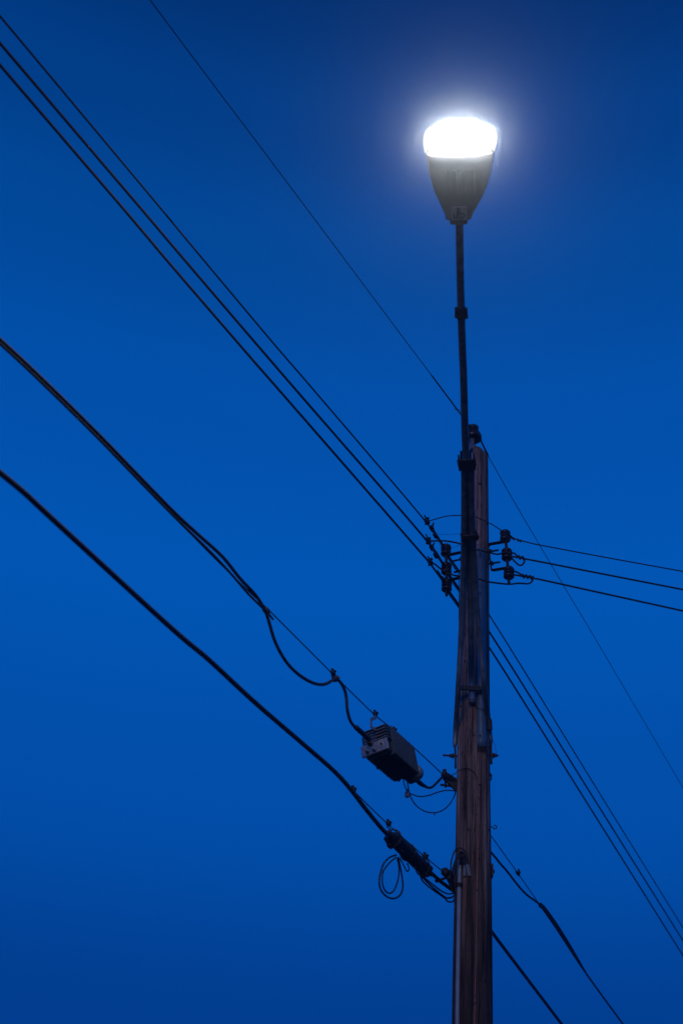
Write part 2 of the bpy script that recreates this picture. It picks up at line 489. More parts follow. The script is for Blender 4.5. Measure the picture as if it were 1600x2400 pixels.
for bp_ in (lbp, rbp):
    sp_ = smooth_path(bp_, 8); n_ = len(sp_)
    rr = [0.0225 - 0.006 * max(0, (i / n_ - 0.35)) / 0.65 for i in range(n_)]
    rr[-1] *= 0.55; rr[-2] *= 0.85
    part('brace_tube', MB().tube(sp_, rr, 18), 'galvanised', lamp)
def collar(c, d, r, h, two=False, m='steel_dark'):
    d = d.normalized(); s = Vector((1, 0, 0)); s = (s - d * s.dot(d)).normalized(); b = d.cross(s)
    k = MB().lathe(c - d * h / 2, d, [(0, r * .96), (0.004, r), (h - 0.004, r), (h, r * .96)], 22)
    o = part('collar', k, m, lamp)
    for q in (-1, 1):
        e = MB()
        e.box(c + s * q * (r + 0.003) + d * q * 0.004, (s, b, d), (0.016, 0.03, h * 0.75), 0.003)
        e.tube([c + s * q * (r + 0.003) - b * 0.022 + d * q * .004, c + s * q * (r + 0.003) + b * 0.022 + d * q * .004], 0.005, 8)
        part('clamp_bolt', e, m, o)
    return o
def on_arm(py):
    best = min(range(len(arm_px) - 1), key=lambda i: abs((arm_px[i][1] + arm_px[i + 1][1]) / 2 - py))
    a, b = arm_px[best], arm_px[best + 1]; t = (py - a[1]) / (b[1] - a[1])
    return at_depth(a[0] + (b[0] - a[0]) * t, py, a[2] + (b[2] - a[2]) * t), at_depth(*b) - at_depth(*a)
c, d = on_arm(729); collar(c, d, TR + 0.005, 0.055)
c, d = on_arm(741); collar(c, d, TR + 0.007, 0.03, m='rusty_steel')
def yoke(py, pad, h):                                   # plate clamp that ties the arm to its two braces
    c, d = on_arm(py); d.normalize()
    s = Vector((1, 0.1, 0)); s = (s - d * s.dot(d)).normalized(); b = d.cross(s)
    if b.z > 0: b = -b
    lo = c + b * 0.045
    k = MB()
    k.box(c - b * (TR + 0.004), (s, b, d), (0.075, 0.012, h), 0.003)
    k.box(lo + b * 0.036, (s, b, d), (0.098 + pad, 0.012, h * .8), 0.004)
    for q in (-1, 1):
        k.box(c + s * q * (0.047 + pad / 2) + b * 0.048, (s, b, d), (0.012, 0.075, h * .9), 0.003)
        k.tube([c + s * q * (0.054 + pad / 2) + b * 0.01, c + s * q * (0.054 + pad / 2) + b * 0.095], 0.006, 8)
    part('yoke_clamp', k, 'steel_dark', lamp)
yoke(1076, 0.006, 0.10)
yoke(1250, 0.004, 0.055)
# cross clamp near the pole
a_, b_ = at_y(1073, 1612, PY - 0.165), at_y(1139, 1614, PY - 0.165)
k = MB().bar(a_, b_, 0.035, 0.012, (0, 0, 1), 0.003)
for q in (a_, b_): k.box(q + Vector((0, 0.01, -0.008)), ((1, 0, 0), (0, 1, 0), (0, 0, 1)), (0.034, 0.05, 0.055), 0.006)
part('cross_clamp', k, 'steel_dark', lamp)
ec = armp[-1]; ed = (armp[-1] - armp[-3]).normalized()
part('end_cap', MB().lathe(ec, ed, [(0, TR), (0.006, TR * .97), (0.012, TR * .7), (0.0125, 0)], 18), 'galvanised', lamp)
# through bolts holding the braces
for px, py, sx in ((1066, 1772, -1), (1150, 1770, 1)):
    p = at_y(px, py, PY - 0.01)
    k = MB().lathe(p - Vector((sx * 0.05, 0, 0)), (sx, 0, 0), [(0, .007), (0.06, .007), (0.06, .017), (0.075, .017), (0.075, .012), (0.09, .012), (0.09, .007), (0.135 if sx < 0 else 0.10, .007), (0.136 if sx < 0 else .101, 0)], 12)
    part('through_bolt', k, 'rusty_steel', lamp)
k = MB().bar(at_y(1066, 1752, PY - .02), at_y(1067, 1800, PY - .02), 0.03, 0.012, (0, 1, 0), .002)
part('base_plate', k, 'steel_dark', lamp)
k = MB().bar(at_y(1150, 1745, PY - .02), at_y(1150.5, 1790, PY - .02), 0.03, 0.012, (0, 1, 0), .002)
part('base_plate', k, 'steel_dark', lamp)
k = MB().bar(at_y(1145.5, 1686, PY - .075), at_y(1147, 1712, PY - .065), 0.036, 0.03, (1, 0, 0), .004)
part('tape_band', k, 'rubber', lamp)

# luminaire: plane through the arm's end
P0 = armp[0]
tdir = (armp[0] - armp[4]); hd = Vector((tdir.x, tdir.y, 0)).normalized()
UPS = R_(14)
U = hd * math.cos(UPS) + Vector((0, 0, math.sin(UPS)))          # outwards, slightly up
W = hd.cross(Vector((0, 0, 1))).normalized()
if W.x < 0: W = -W                                             # to the right in the picture
Nn = W.cross(U)
if Nn.z < 0: Nn = -Nn
LP = Plane(P0 - Nn * 0.02, Nn)
def uw(px, py):
    q = LP.at(px, py) - LP.p
    return q.dot(U), q.dot(W)
house_px = [(512.7, 1044.6, 1104.3), (502.4, 1042.4, 1107.6), (495.5, 1039.2, 1111.0), (484, 1034, 1117.6), (472.5, 1029, 1123.8), (461, 1023.4, 1130), (449.6, 1018.2, 1135.3), (438, 1014, 1140),
            (426.6, 1010.7, 1143.8), (415, 1007.4, 1146.8), (403.7, 1004.5, 1149.4), (380, 1000.2, 1153.6), (357, 996.6, 1157)]
lens_px = [(357, 995.0, 1158.4), (346, 993, 1161), (334.8, 991.2, 1164), (318.7, 991.6, 1164.4), (305, 997.4, 1159.6), (295.8, 1008, 1149.4), (286.6, 1024, 1130.5), (279.5, 1042, 1111), (276.5, 1054, 1100)]
def sect(rows_):
    out = []
    for y, xl, xr in rows_:
        ul, wl_ = uw(xl, y); ur, wr = uw(xr, y)
        out.append(((ul + ur) / 2, (wl_ + wr) / 2, abs(wr - wl_) / 2))
    return out
def finer(rows_, n=4):
    return [tuple(v) for v in smooth_path([Vector(q) for q in rows_], n)]
HS, LS = sect(house_px), sect(finer(lens_px))
C0 = LP.p
def shell(rows_, below, above, seg=24, power=2.6):
    """rounded body: rows (u, centre, half width); below / above = depth functions of u fraction"""
    vs, fs = [], []
    n = len(rows_)
    for i, (u, cw, hw) in enumerate(rows_):
        f = i / (n - 1)
        for k in range(seg):
            a = 2 * math.pi * k / seg
            ca, sa = math.cos(a), math.sin(a)
            xx = math.copysign(abs(ca) ** (2 / power), ca) * hw
            zz = math.copysign(abs(sa) ** (2 / power), sa)
            zz *= above(f) if zz > 0 else below(f)
            vs.append(C0 + U * u + W * (cw + xx) + Nn * zz)
    for i in range(n - 1):
        for k in range(seg):
            fs.append((i * seg + k, i * seg + (k + 1) % seg, (i + 1) * seg + (k + 1) % seg, (i + 1) * seg + k))
    fs.append(tuple(reversed(range(seg)))); fs.append(tuple(range((n - 1) * seg, n * seg)))
    return MB().add(vs, fs)
housing = part('housing', shell(HS, lambda f: 0.022 + 0.016 * f, lambda f: 0.05 + 0.06 * f, 32), 'lamp_paint', lamp)
# upper canopy carried on over the optic
_um = (LS[0][0] + LS[-1][0]) / 2
canopy_rows = [(_um - .012 + (u - _um) * 0.86, c_, h * 0.93) for u, c_, h in LS]
part('canopy', shell(canopy_rows, lambda f: -0.012, lambda f: 0.11 * math.sqrt(max(0.02, 1 - f ** 3)), 32), 'lamp_paint', lamp)
# refractor bowl: glowing rim and bright centre
def bowl(rows_, k, d0, d1, seg=20):
    n = len(rows_); vs, fs = [], []
    um = (rows_[0][0] + rows_[-1][0]) / 2
    for i, (u, c_, h) in enumerate(rows_):
        f = i / (n - 1)
        prof = max(0.0, math.sin(math.pi * f)) ** 0.5
        uu = um + (u - um) * k + (1 - k) * 0.05
        for j in range(seg + 1):
            t = -1 + 2 * j / seg
            dz = d0 + d1 * prof * (1 - abs(t) ** 3)
            vs.append(C0 + U * uu + W * (c_ + h * k * t) - Nn * dz)
    for i in range(n - 1):
        for j in range(seg):
            q = i * (seg + 1) + j
            fs.append((q, q + 1, q + seg + 2, q + seg + 1))
    return MB().add(vs, fs)
lens = part('lens', bowl(LS, 1.0, -0.004, 0.016), 'lens_rim_glow', lamp)
part('light_panel', bowl(LS, 0.87, 0.004, 0.012), 'lens_glow', lens)
# vent ribs on the underside door
mid_u = lambda py: uw(1075, py)[0]
for i in range(8):
    px = 1043 + i * 10.8
    u0, w0 = uw(px + (0.6 if px < 1080 else -0.6) , 448); u1, w1 = uw(px, 392)
    k = MB().bar(C0 + U * u0 + W * w0 - Nn * 0.034, C0 + U * u1 + W * w1 - Nn * 0.037, 0.010, 0.022, W, 0.003)
    part('vent_rib', k, 'lamp_paint', housing)
# slip fitter
us0, ws0 = uw(1053.8, 521); us1, ws1 = uw(1095.1, 521); u2, _ = uw(1075, 510)
fc = C0 + W * ((ws0 + ws1) / 2)
part('slip_fitter', MB().box(fc + U * ((us0 + u2) / 2) + Nn * .004, (W, U, Nn), (abs(ws1 - ws0), abs(u2 - us0) + .012, 0.062), 0.008), 'lamp_dark', lamp)
# rating label, lettering B / LED
lu0, lw0 = uw(1056.6, 509.5); lu1, lw1 = uw(1094, 477.5)
lc_u, lc_w = (lu0 + lu1) / 2, (lw0 + lw1) / 2
lh, lw_ = abs(lu1 - lu0), abs(lw1 - lw0)
TILT = math.atan2(0.012, 1.0)
plate = part('label_plate', MB().box(C0 + U * lc_u + W * lc_w - Nn * 0.0330, (W, U, Nn), (lw_, lh, 0.012), 0.001), 'label_white', lamp, label='small white label with dark letters')
def text(body, u, w, tw, th, name='lettering'):
    cu = bpy.data.curves.new('t', 'FONT'); cu.body = body; cu.size = 1.0; cu.extrude = 0.0; cu.offset = 0.012
    ob = bpy.data.objects.new('t', cu); COL.objects.link(ob)
    me = ob.to_mesh()
    xs = [v.co.x for v in me.vertices]; ys = [v.co.y for v in me.vertices]
    fx, fy_ = tw / (max(xs) - min(xs)), th / (max(ys) - min(ys))
    cx_, cy_ = (max(xs) + min(xs)) / 2, (max(ys) + min(ys)) / 2
    vs = [C0 + U * (u + (v.co.y - cy_) * fy_) + W * (w + (v.co.x - cx_) * fx) - Nn * 0.0402 for v in me.vertices]
    fs = [tuple(p.vertices) for p in me.polygons]
    ob.to_mesh_clear(); bpy.data.objects.remove(ob); bpy.data.curves.remove(cu)
    part(name, MB().add(vs, fs, False), 'label_ink', plate)
text('B', lc_u + lh * 0.245, lc_w - lw_ * 0.02, lw_ * 0.22, lh * 0.44)
text('LED', lc_u - lh * 0.14, lc_w - lw_ * 0.0, lw_ * 0.68, lh * 0.33)
for w0, ww in ((-0.34, 0.07), (-0.12, 0.16), (0.06, 0.14), (0.22, 0.12)):
    part('small_print', MB().box(C0 + U * (lc_u - lh * 0.39) + W * (lc_w + lw_ * (w0 + .03)) - Nn * 0.0396, (W, U, Nn), (lw_ * ww, lh * 0.06, 0.0012)), 'label_ink', plate)

# ------------------------------------------------------------------ wires
LINE = Vector((-0.48, -0.876, 0)).normalized()           # along the street, towards the camera
BACK = Vector((-0.876, 0.48, 0))                         # left-back side of the pole
def beyond(path, length=14.0, n=10, sag=0.004):          # carry a wire on past the frame
    d = (path[-1] - path[-4]); d.normalize()
    h = Vector((d.x, d.y, 0)).normalized()
    sl = d.z / max(1e-4, math.hypot(d.x, d.y))
    return path + [path[-1] + h * (length * i / n) + Vector((0, 0, sl * length * i / n + sag * (length * i / n) ** 2)) for i in range(1, n + 1)]
def wire_pts(start, px, dz, px0=()):                     # start in space, photo points, last one at height start.z+dz
    end = at_z(*px[-1], start.z + dz)
    pl = vplane(start, end)
    pts = [start] + [pl.at(*q) for q in px]
    return smooth_path(pts, 8), pl
INFO = []
# --- left rack, on the far left side of the pole, and the street wires dead-ended on it both ways
def spool(px, py, ref):
    return Plane(ref, (ref - CAM).normalized().cross(Vector((0, 0, 1))).cross(Vector((0, 0, 1)))).at(px, py)
zr = zof(1300)
left_ref = axis(zr) + BACK * 0.255
pl_left = Plane(left_ref, (0, 1, 0))
right_dir = Vector((1, -0.45, 0)).normalized()
right_ref = axis(zr) + right_dir * 0.262
pl_right = Plane(right_ref, (0, 1, 0))
LSP = [pl_left.at(1044.5, 1290), pl_left.at(1045.6, 1333), pl_left.at(1046.2, 1373)]
RSP = [pl_right.at(1183, 1257), pl_right.at(1187, 1300), pl_right.at(1191.6, 1343)]
SPOOL = [(-.043, .018), (-.043, .034), (-.034, .041), (-.020, .040), (-.008, .029), (.008, .029), (.020, .040), (.034, .041), (.043, .034), (.043, .018)]
def rack(sp, outward, label, name='insulator_rack'):
    t = thing(name, label, 'insulator rack', sp[-1] - outward * 0.14)
    top, bot = sp[0] + Vector((0, 0, 0.075)), sp[-1] - Vector((0, 0, 0.075))
    part('pin', MB().tube([sp[0] + Vector((0, 0, 0.052)), sp[-1] - Vector((0, 0, 0.085))], [0.0115] * 2, 12), 'rusty_steel', t)
    for p in sp:
        part('spool_insulator', MB().lathe(p, (0, 0, 1), SPOOL, 22), 'porcelain', t)
    side = outward.cross(Vector((0, 0, 1)))
    back = 0.135
    za, zb = sp[0].z - 0.048, sp[-1].z + 0.048
    pa = Vector((sp[0].x, sp[0].y, za)); pb = Vector((sp[-1].x, sp[-1].y, zb))
    k = MB()
    k.bar(pa + outward * 0.025, pa - outward * (back - .012), 0.036, 0.007, side, .002)
    k.bar(pb + outward * 0.025, pb - outward * (back - .012), 0.036, 0.007, side, .002)
    k.bar(pa - outward * back, pb - outward * back, 0.036, 0.007, side, .002)
    k.bar(pa - outward * (back - .014), pa - outward * back - Vector((0, 0, .012)), 0.036, 0.007, side, .002)
    k.bar(pb - outward * (back - .014), pb - outward * back + Vector((0, 0, .012)), 0.036, 0.007, side, .002)
    part('bracket', k, 'rusty_steel', t)
    for f in (0.28, 0.74):
        q = pa.lerp(pb, f) - outward * back
        part('bolt', MB().lathe(q - outward * 0.05, outward, [(0, .0075), (.053, .0075), (.053, .018), (.07, .018), (.07, .0075), (.125, .0075), (.126, 0)], 10), 'steel_dark', t)
    part('cotter', MB().lathe(sp[-1] - Vector((0, 0, .043)), (0, 0, -1), [(0, .016), (.012, .010), (.02, .009), (.05, .008), (.051, 0)], 10), 'rusty_steel', t)
    return t
rack(LSP, BACK, 'three-spool insulator rack on the left side of the pole behind the lamp arm')
rack(RSP, right_dir, 'three-spool insulator rack on the right side of the pole')

trioL = [[(990.6, 1214.5), (722, 899), (636.7, 800), (400, 516.4), (386, 499), (0, 36.7)],
         [(995.4, 1262), (680.6, 899), (400, 570.6), (339.6, 499), (0, 100.4)],
         [(1003, 1315), (989, 1299), (640.7, 899), (600, 852.6), (400, 620), (298, 499), (0, 151.5)]]
trioR = [[(1146, 1441.5), (1428.4, 1899), (1600, 2175.8)], [(1146, 1481), (1407.7, 1899), (1600, 2206)], [(1146, 1518), (1385.4, 1899), (1600, 2241)]]
WR = [0.0058, 0.0080, 0.0080]
names = ['topmost and thinnest', 'middle', 'lowest']
LCL = []
for i in range(3):
    st = LSP[i] + LINE * 0.03
    pts, pl = wire_pts(st, trioL[i], 0.0)
    INFO.append(('L%d' % i, pts[-1]))
    o = thing('power_wire', '%s of the three black street wires running to the upper left' % names[i], 'power wire', st, 'street wires on the left')
    part('conductor', MB().tube(beyond(resample(pts, 0.15)), WR[i], 8), 'weathered_jacket', o)
    # wedge clamp and armour grip next to the insulator
    cpx = [((1000, 1222), (1011, 1238), (1019, 1254)), ((1003, 1268), (1011, 1283), (1020, 1300)), ((1008, 1318), (1023, 1338), (1036, 1356))][i]
    cps = [pl.at(*q) for q in cpx]
    LCL.append((cps[0], pl))
    d = (cps[1] - cps[0]).normalized(); s = d.cross(Vector((0, 0, 1))).normalized(); b = s.cross(d)
    k = MB().box(cps[0], (d, s, b), (0.055, 0.030, 0.034), 0.006)
    k.tube([cps[0] - b * .03 - s * .01, cps[0] + b * .036 - s * .01], 0.006, 8)
    k.tube([cps[0] - d * .05 + b * .02, cps[0] + d * .035 + b * .012], 0.006, 8)
    k.box(cps[0] + b * .03 + s * .004, (d, s, b), (0.02, 0.022, 0.014), 0.003)
    part('connector', k, 'steel_dark', o)
    if i < 2:
        k = MB().box(cps[1], (d, s, b), (0.045, 0.028, 0.03), 0.006)
        k.tube([cps[1] - b * .028, cps[1] + b * .05 + s * .012], 0.0065, 8)
        k.tube([cps[1] + d * .012 - b * .026, cps[1] + d * .014 + b * .046 - s * .012], 0.005, 8)
        part('wedge_clamp', k, 'steel_dark', o)
    k = MB()
    gs, ge = cps[1], st
    for ph in (0, 2.1, 4.2): k.tube(helix(gs, ge, 0.0085, 0.06, 10, ph), 0.0042, 6)
    part('armour_grip', k, 'aluminium_wire', o)
    k = MB().lathe(cps[2] - d * .02, d, [(0, .008), (.008, .016), (.045, .017), (.055, .009)], 10)
    part('grip_sleeve', k, 'steel_dark', o)
    # loop of tie wire round the spool groove
    ring = [LSP[i] + Vector((math.cos(a) * 0.034, math.sin(a) * 0.034, 0.004 * math.sin(a))) for a in [2 * math.pi * q / 20 for q in range(21)]]
    part('tie_loop', MB().tube(ring, 0.0055, 6), 'weathered_jacket', o)
for i in range(3):
    st = LSP[i] - LINE * 0.03 + BACK * 0.02
    pts, pl = wire_pts(st, trioR[i], 0.0)
    INFO.append(('R%d' % i, pts[-1]))
    o = thing('power_wire', '%s of the three black street wires descending to the lower right' % names[i], 'power wire', st, 'street wires on the right')
    part('conductor', MB().tube(beyond(resample(pts, 0.25), 30, 10, 0.001), WR[i], 8), 'weathered_jacket', o)
    d = (pts[8] - pts[0]).normalized()
    k = MB()
    for ph in (0, 3.1): k.tube(helix(st, st + d * 0.34, 0.010, 0.055, 10, ph), 0.0055, 6)
    part('armour_grip', k, 'weathered_jacket', o)
    ring = [LSP[i] + Vector((math.cos(a) * 0.035, math.sin(a) * 0.035, 0.010 + 0.004 * math.cos(a))) for a in [2 * math.pi * q / 20 for q in range(21)]]
    part('tie_loop', MB().tube(ring, 0.005, 6), 'weathered_jacket', o)
# --- service wires leaving the right rack
svc = [[(1223, 1269.3), (1388.8, 1301), (1600, 1339.4)], [(1229, 1309.6), (1400, 1343), (1600, 1382)], [(1248.5, 1354.7), (1400, 1388), (1600, 1432)]]
SR = [0.0048, 0.0070, 0.0072]
SPL = []
for i in range(3):
    st = RSP[i] + Vector((0.036, 0.0, -0.012))
    pts, pl = wire_pts(st, svc[i], -0.02)
    SPL.append(pl)
    INFO.append(('S%d' % i, pts[-1]))
    o = thing('service_wire', '%s of the three service wires leaving the right rack towards the right edge' % names[i], 'service wire', st, 'service wires on the right')
    part('conductor', MB().tube(beyond(resample(pts, 0.2), 16), SR[i], 8), 'weathered_jacket', o)
    kx = [[(1211, 1265.5), (1222, 1269)], [(1213, 1306), (1230, 1309.5)], [(1222, 1350), (1249, 1354.5)]][i]
    a, b = pl.at(*kx[0]), pl.at(*kx[1])
    rr = SR[i]
    part('twisted_tie', MB().tube(helix(a, b, rr * 1.7, 0.030 if i else 0.018, 12), rr * 0.95, 7), 'weathered_jacket', o)
    up = [[(1190, 1251), (1201, 1260), (1211, 1265)], [(1195, 1296), (1205, 1297), (1210, 1302), (1213, 1306)], [(1200, 1338), (1211, 1341), (1219, 1346), (1223, 1350)]][i]
    part('tie_loop', MB().tube(smooth_path([RSP[i] + Vector((0.03, 0.02, 0.006))] + pl.path(up), 6), rr, 7), 'weathered_jacket', o)
    if i == 0:
        part('tie_loop', MB().tube(smooth_path([RSP[i] + Vector((0.03, -0.02, 0.01))] + pl.path([(1194, 1257), (1205, 1266)]), 6), rr, 7), 'weathered_jacket', o)
    ring = [RSP[i] + Vector((math.cos(a) * 0.034, math.sin(a) * 0.034, -0.003 + 0.005 * math.cos(a))) for a in [2 * math.pi * q / 20 for q in range(21)]]
    part('tie_loop', MB().tube(ring, rr, 6), 'weathered_jacket', o)
# --- jumpers across the front of the pole
fy = PY - 0.165
def jumper(label, a_pts, r, front_px, end_pts):
    pts = a_pts + [at_y(x, y, yy) for x, y, yy in front_px] + end_pts
    single('jumper_wire', MB().tube(smooth_path(pts, 8), r, 8), 'weathered_jacket', label, 'jumper wire', pts[0], 'jumper wires across the pole')
jumper('thin top jumper wire arching over the pole face to the right rack', [LCL[0][0], LCL[0][1].at(1012, 1219)], 0.0042,
       [(1045, 1210, 8.85), (1078, 1208, fy), (1110, 1210, fy), (1146, 1226, fy + .01)], [pl_right.at(1165, 1237), pl_right.at(1182, 1250), RSP[0] + Vector((.02, -.036, .0))])
jumper('middle thick jumper wire crossing the pole face just above the cable guard', [LCL[1][0], LCL[1][1].at(1010, 1268)], 0.0066,
       [(1045, 1268, 8.87), (1080, 1275, fy), (1113, 1287, fy - .02), (1146, 1295, fy)], [pl_right.at(1165, 1299), RSP[1] + Vector((-.0, -.046, -.010)), SPL[1].at(1200, 1310), SPL[1].at(1212, 1322), SPL[1].at(1220, 1325), SPL[1].at(1227, 1319), SPL[1].at(1229, 1310)])
jumper('lowest thick jumper wire passing under the right rack in a loop', [LCL[2][0], LCL[2][1].at(1018, 1322), LCL[2][1].at(1035, 1335)], 0.0066,
       [(1062, 1348, 8.93), (1085, 1350, fy), (1117, 1356, fy - .03), (1146, 1364, fy - .02), (1190, 1369, fy + .02)], [SPL[2].at(1215, 1367), SPL[2].at(1237, 1368), SPL[2].at(1246, 1362), SPL[2].at(1248, 1354)])
single('stray_wire', MB().tube(smooth_path([LCL[1][1].at(1025, 1251), at_y(1040, 1253, 8.9), at_y(1060, 1252, 8.88), at_y(1085, 1250.5, fy)], 8), 0.0014, 6), 'weathered_jacket',
       'hair-thin wire between the street wires and the lower arm clamp', 'wire', LCL[1][1].at(1025, 1251))
single('stray_wire', MB().tube(smooth_path([LSP[0] + Vector((0.03, -.02, .0)), at_y(1068, 1281, 8.9), at_y(1085, 1275, fy), front(1113, 1277, .02), front(1130, 1273, .01), front(1142, 1265, .01)], 8), 0.0016, 6), 'aluminium_wire',
       'thin pale wire curving across the pole just above the cable guard', 'wire', LSP[0])
single('stray_wire', MB().tube(smooth_path([at_y(1074.5, 1352, 8.93), at_y(1075.2, 1390, 8.93), at_y(1075, 1430, 8.93), at_y(1074.6, 1455, 8.93)], 6), 0.003, 6), 'weathered_jacket',
       'short dark wire hanging straight down beside the left brace of the lamp arm', 'wire', at_y(1074.6, 1455, 8.93))

# --- pole-top pin insulator and the single thin line on it
ins = at_y(1107.5, 1017, PY - 0.06)
t = thing('pin_insulator', 'dark bell-shaped pin insulator on the very top of the pole', 'insulator', ins - Vector((0, 0, .2)))
part('bell', MB().lathe(ins, (0, 0, 1), [(-.052, .052), (-.056, .066), (-.048, .072), (-.02, .070), (.012, .055), (.026, .046), (.034, .036), (.044, .036), (.050, .046), (.066, .046), (.078, .030), (.080, 0)], 26), 'porcelain', t)
pb = at_y(1103.5, 1080, PY - 0.135)
part('pin_bracket', MB().bar(Vector((ins.x - .006, ins.y - .012, ins.z - .04)), at_y(1104, 1062, PY - .125), 0.034, 0.012, (1, 0, 0), .003).bar(at_y(1104, 1061, PY - .122), at_y(1105, 1110, PY - .122), 0.034, 0.010, (1, 0, 0), .003), 'cast_aluminium', t)
q = at_y(1104, 1056, PY - .13)
part('bolt', MB().lathe(q, (0, -1, 0), [(0, .012), (.012, .012), (.012, .007), (.03, .007), (.031, 0)], 8), 'rusty_steel', t)
st = ins + Vector((0, 0, .052)) + Vector((-.03, -.03, 0))
pts, pl = wire_pts(st, [(1078, 969), (1011, 880), (950.8, 800), (900, 732), (652, 400), (500, 198), (352, 0)], 0.0)
INFO.append(('T', pts[-1]))
o = thing('overhead_line', 'single thin line from the pole-top insulator to the upper left corner', 'overhead line', st)
part('conductor', MB().tube(beyond(resample(pts, .15)), 0.0033, 8), 'aluminium_wire', o)
k = MB(); a, b = pl.at(1011, 880), st
for ph in (0, 2.1, 4.2): k.tube(helix(a, b, .0035, .07, 10, ph), .0032, 6)
part('armour_rods', k, 'aluminium_wire', o)
p = pl.at(1071, 960)
part('tie_end', MB().tube([p + Vector((-.02, 0, .004)), p + Vector((-.008, -.01, -.012)), p + Vector((.016, 0, 0)), p + Vector((.02, -.01, -.014))], .003, 6), 'aluminium_wire', o)
st2 = ins + Vector((.035, .03, .040))
pts, pl = wire_pts(st2, [(1122, 1035), (1146, 1073), (1207, 1181), (1336, 1400), (1384, 1480), (1600, 1848)], 0.0)
INFO.append(('T2', pts[-1]))
o = thing('overhead_line', 'single thin line from the pole-top insulator down to the right edge', 'overhead line', st2)
part('conductor', MB().tube(beyond(resample(pts, .25), 30, 10, .001), 0.0033, 8), 'aluminium_wire', o)
k = MB(); a, b = st2, pl.at(1143, 1068)
for ph in (0, 2.1, 4.2): k.tube(helix(a, b, .005, .05, 10, ph), .0036, 6)
part('armour_rods', k, 'aluminium_wire', o)
ring = [ins + Vector((math.cos(a) * .040, math.sin(a) * .040, .040)) for a in [2 * math.pi * q / 20 for q in range(21)]]
part('tie_loop', MB().tube(ring, .004, 6), 'aluminium_wire', o)

# ------------------------------------------------------------------ communication strands and cables
def strand_clamp(p, d, parent, big=1.0, name='strand_clamp'):
    d = d.normalized(); s = d.cross(Vector((0, 0, 1))).normalized(); b = s.cross(d)
    big *= .85
    k = MB().box(p, (d, s, b), (0.038 * big, 0.030 * big, 0.024 * big), 0.005)
    k.box(p + b * .012 * big, (d, s, b), (0.030 * big, 0.044 * big, 0.008 * big), 0.002)
    k.tube([p - b * .026 * big + s * .006, p + b * .034 * big + s * .006], 0.0055 * big, 8)
    k.lathe(p + b * .026 * big + s * .006, b, [(0, .010 * big), (.008, .010 * big), (.0081, 0)], 6)
    part(name, k, 'steel_dark', parent)
za = zof(1838); zb = zof(2062)
A1 = axis(za) + BACK * (prad(za) + 0.035); A1 = Plane(A1, (0, 1, 0)).at(1048, 1826)
A2 = axis(zb) + BACK * (prad(zb) + 0.035); A2 = Plane(A2, (0, 1, 0)).at(1047, 2050)
# upper strand, left span
spx = [(1000, 1780), (925, 1713), (875, 1673), (773, 1573), (687, 1487), (623, 1423), (578, 1381), (505, 1310), (462, 1266), (405, 1209), (319, 1121), (244, 1043), (159, 957), (64, 864), (0, 805)]
pts, P1 = wire_pts(A1, spx, 0.0)
INFO.append(('C1', pts[-1]))
s1 = thing('messenger_strand', 'upper steel strand that the finned amplifier hangs from, left of the pole', 'messenger strand', A1)
part('strand', MB().tube(beyond(resample(pts, .12)), 0.0038, 8), 'aluminium_wire', s1)
dS = (P1.at(773, 1573) - P1.at(1000, 1780)).normalized()
dSr = -dS
for q in ((780, 1577), (879, 1674)):
    strand_clamp(P1.at(*q), dS, s1)
# lashed cable of the upper strand with its drip loops
NF = P1.n if P1.n.y < 0 else -P1.n                      # towards the camera
up1 = [(0, 799), (64, 858), (159, 950), (244, 1035), (319, 1113), (405, 1201), (462, 1254), (518, 1305), (559.5, 1356), (598, 1398), (620, 1436), (628, 1460), (640, 1500), (657, 1535), (677, 1563), (703, 1586),
       (728, 1600), (748, 1605), (764, 1602), (783, 1592), (795, 1600), (805, 1619), (809, 1640), (811, 1665), (818, 1690), (830, 1706), (846, 1722)]
cp = [P1.at(*q) + NF * 0.008 for q in up1]
cp = smooth_path(cp, 8)
c1 = thing('coaxial_cable', 'black cable lashed to the upper strand, dropping in a loop to the amplifier', 'coaxial cable', cp[-1])
ext = beyond(list(reversed(cp)))
ncp = len(cp)
rad = []
for i, p in enumerate(ext):
    f = i / ncp
    rad.append(0.0085)
part('jacket', MB().tube(ext, 0.0098, 10), 'rubber', c1)
tw = [P1.at(*q) + NF * 0.006 for q in [(0, 808), (64, 867), (159, 959), (244, 1044), (319, 1122), (405, 1210), (470, 1273), (505, 1308), (543.5, 1350), (578.6, 1391), (613.6, 1426), (627, 1443)]]
part('second_cable', MB().tube(beyond(list(reversed(smooth_path(tw, 6)))), 0.0068, 8), 'weathered_jacket', c1)
p = P1.at(624, 1431)
k = MB().box(p, (dS, NF, dS.cross(NF)), (0.05, 0.03, 0.03), .006).tube([p, P1.at(640, 1452)], .006, 8)
part('lashing_clamp', k, 'steel_dark', c1)
p = P1.at(785, 1590)
k = MB().box(p, (dS, NF, dS.cross(NF)), (0.032, 0.036, 0.040), .006).tube([p - NF * .02, p + NF * .03], .006, 8)
part('cable_spacer', k, 'rusty_steel', c1)
bt = [P1.at(*q) + NF * .012 for q in ((828, 1704), (836, 1711), (848, 1722), (860, 1733))]
part('boot', MB().tube(smooth_path(bt, 5), [0.0095] + [0.0165] * 14 + [0.017] , 12), 'rubber', c1)
# sparse lashing wire
lash = [q for q in resample(cp[:9 * 8], 0.012)]

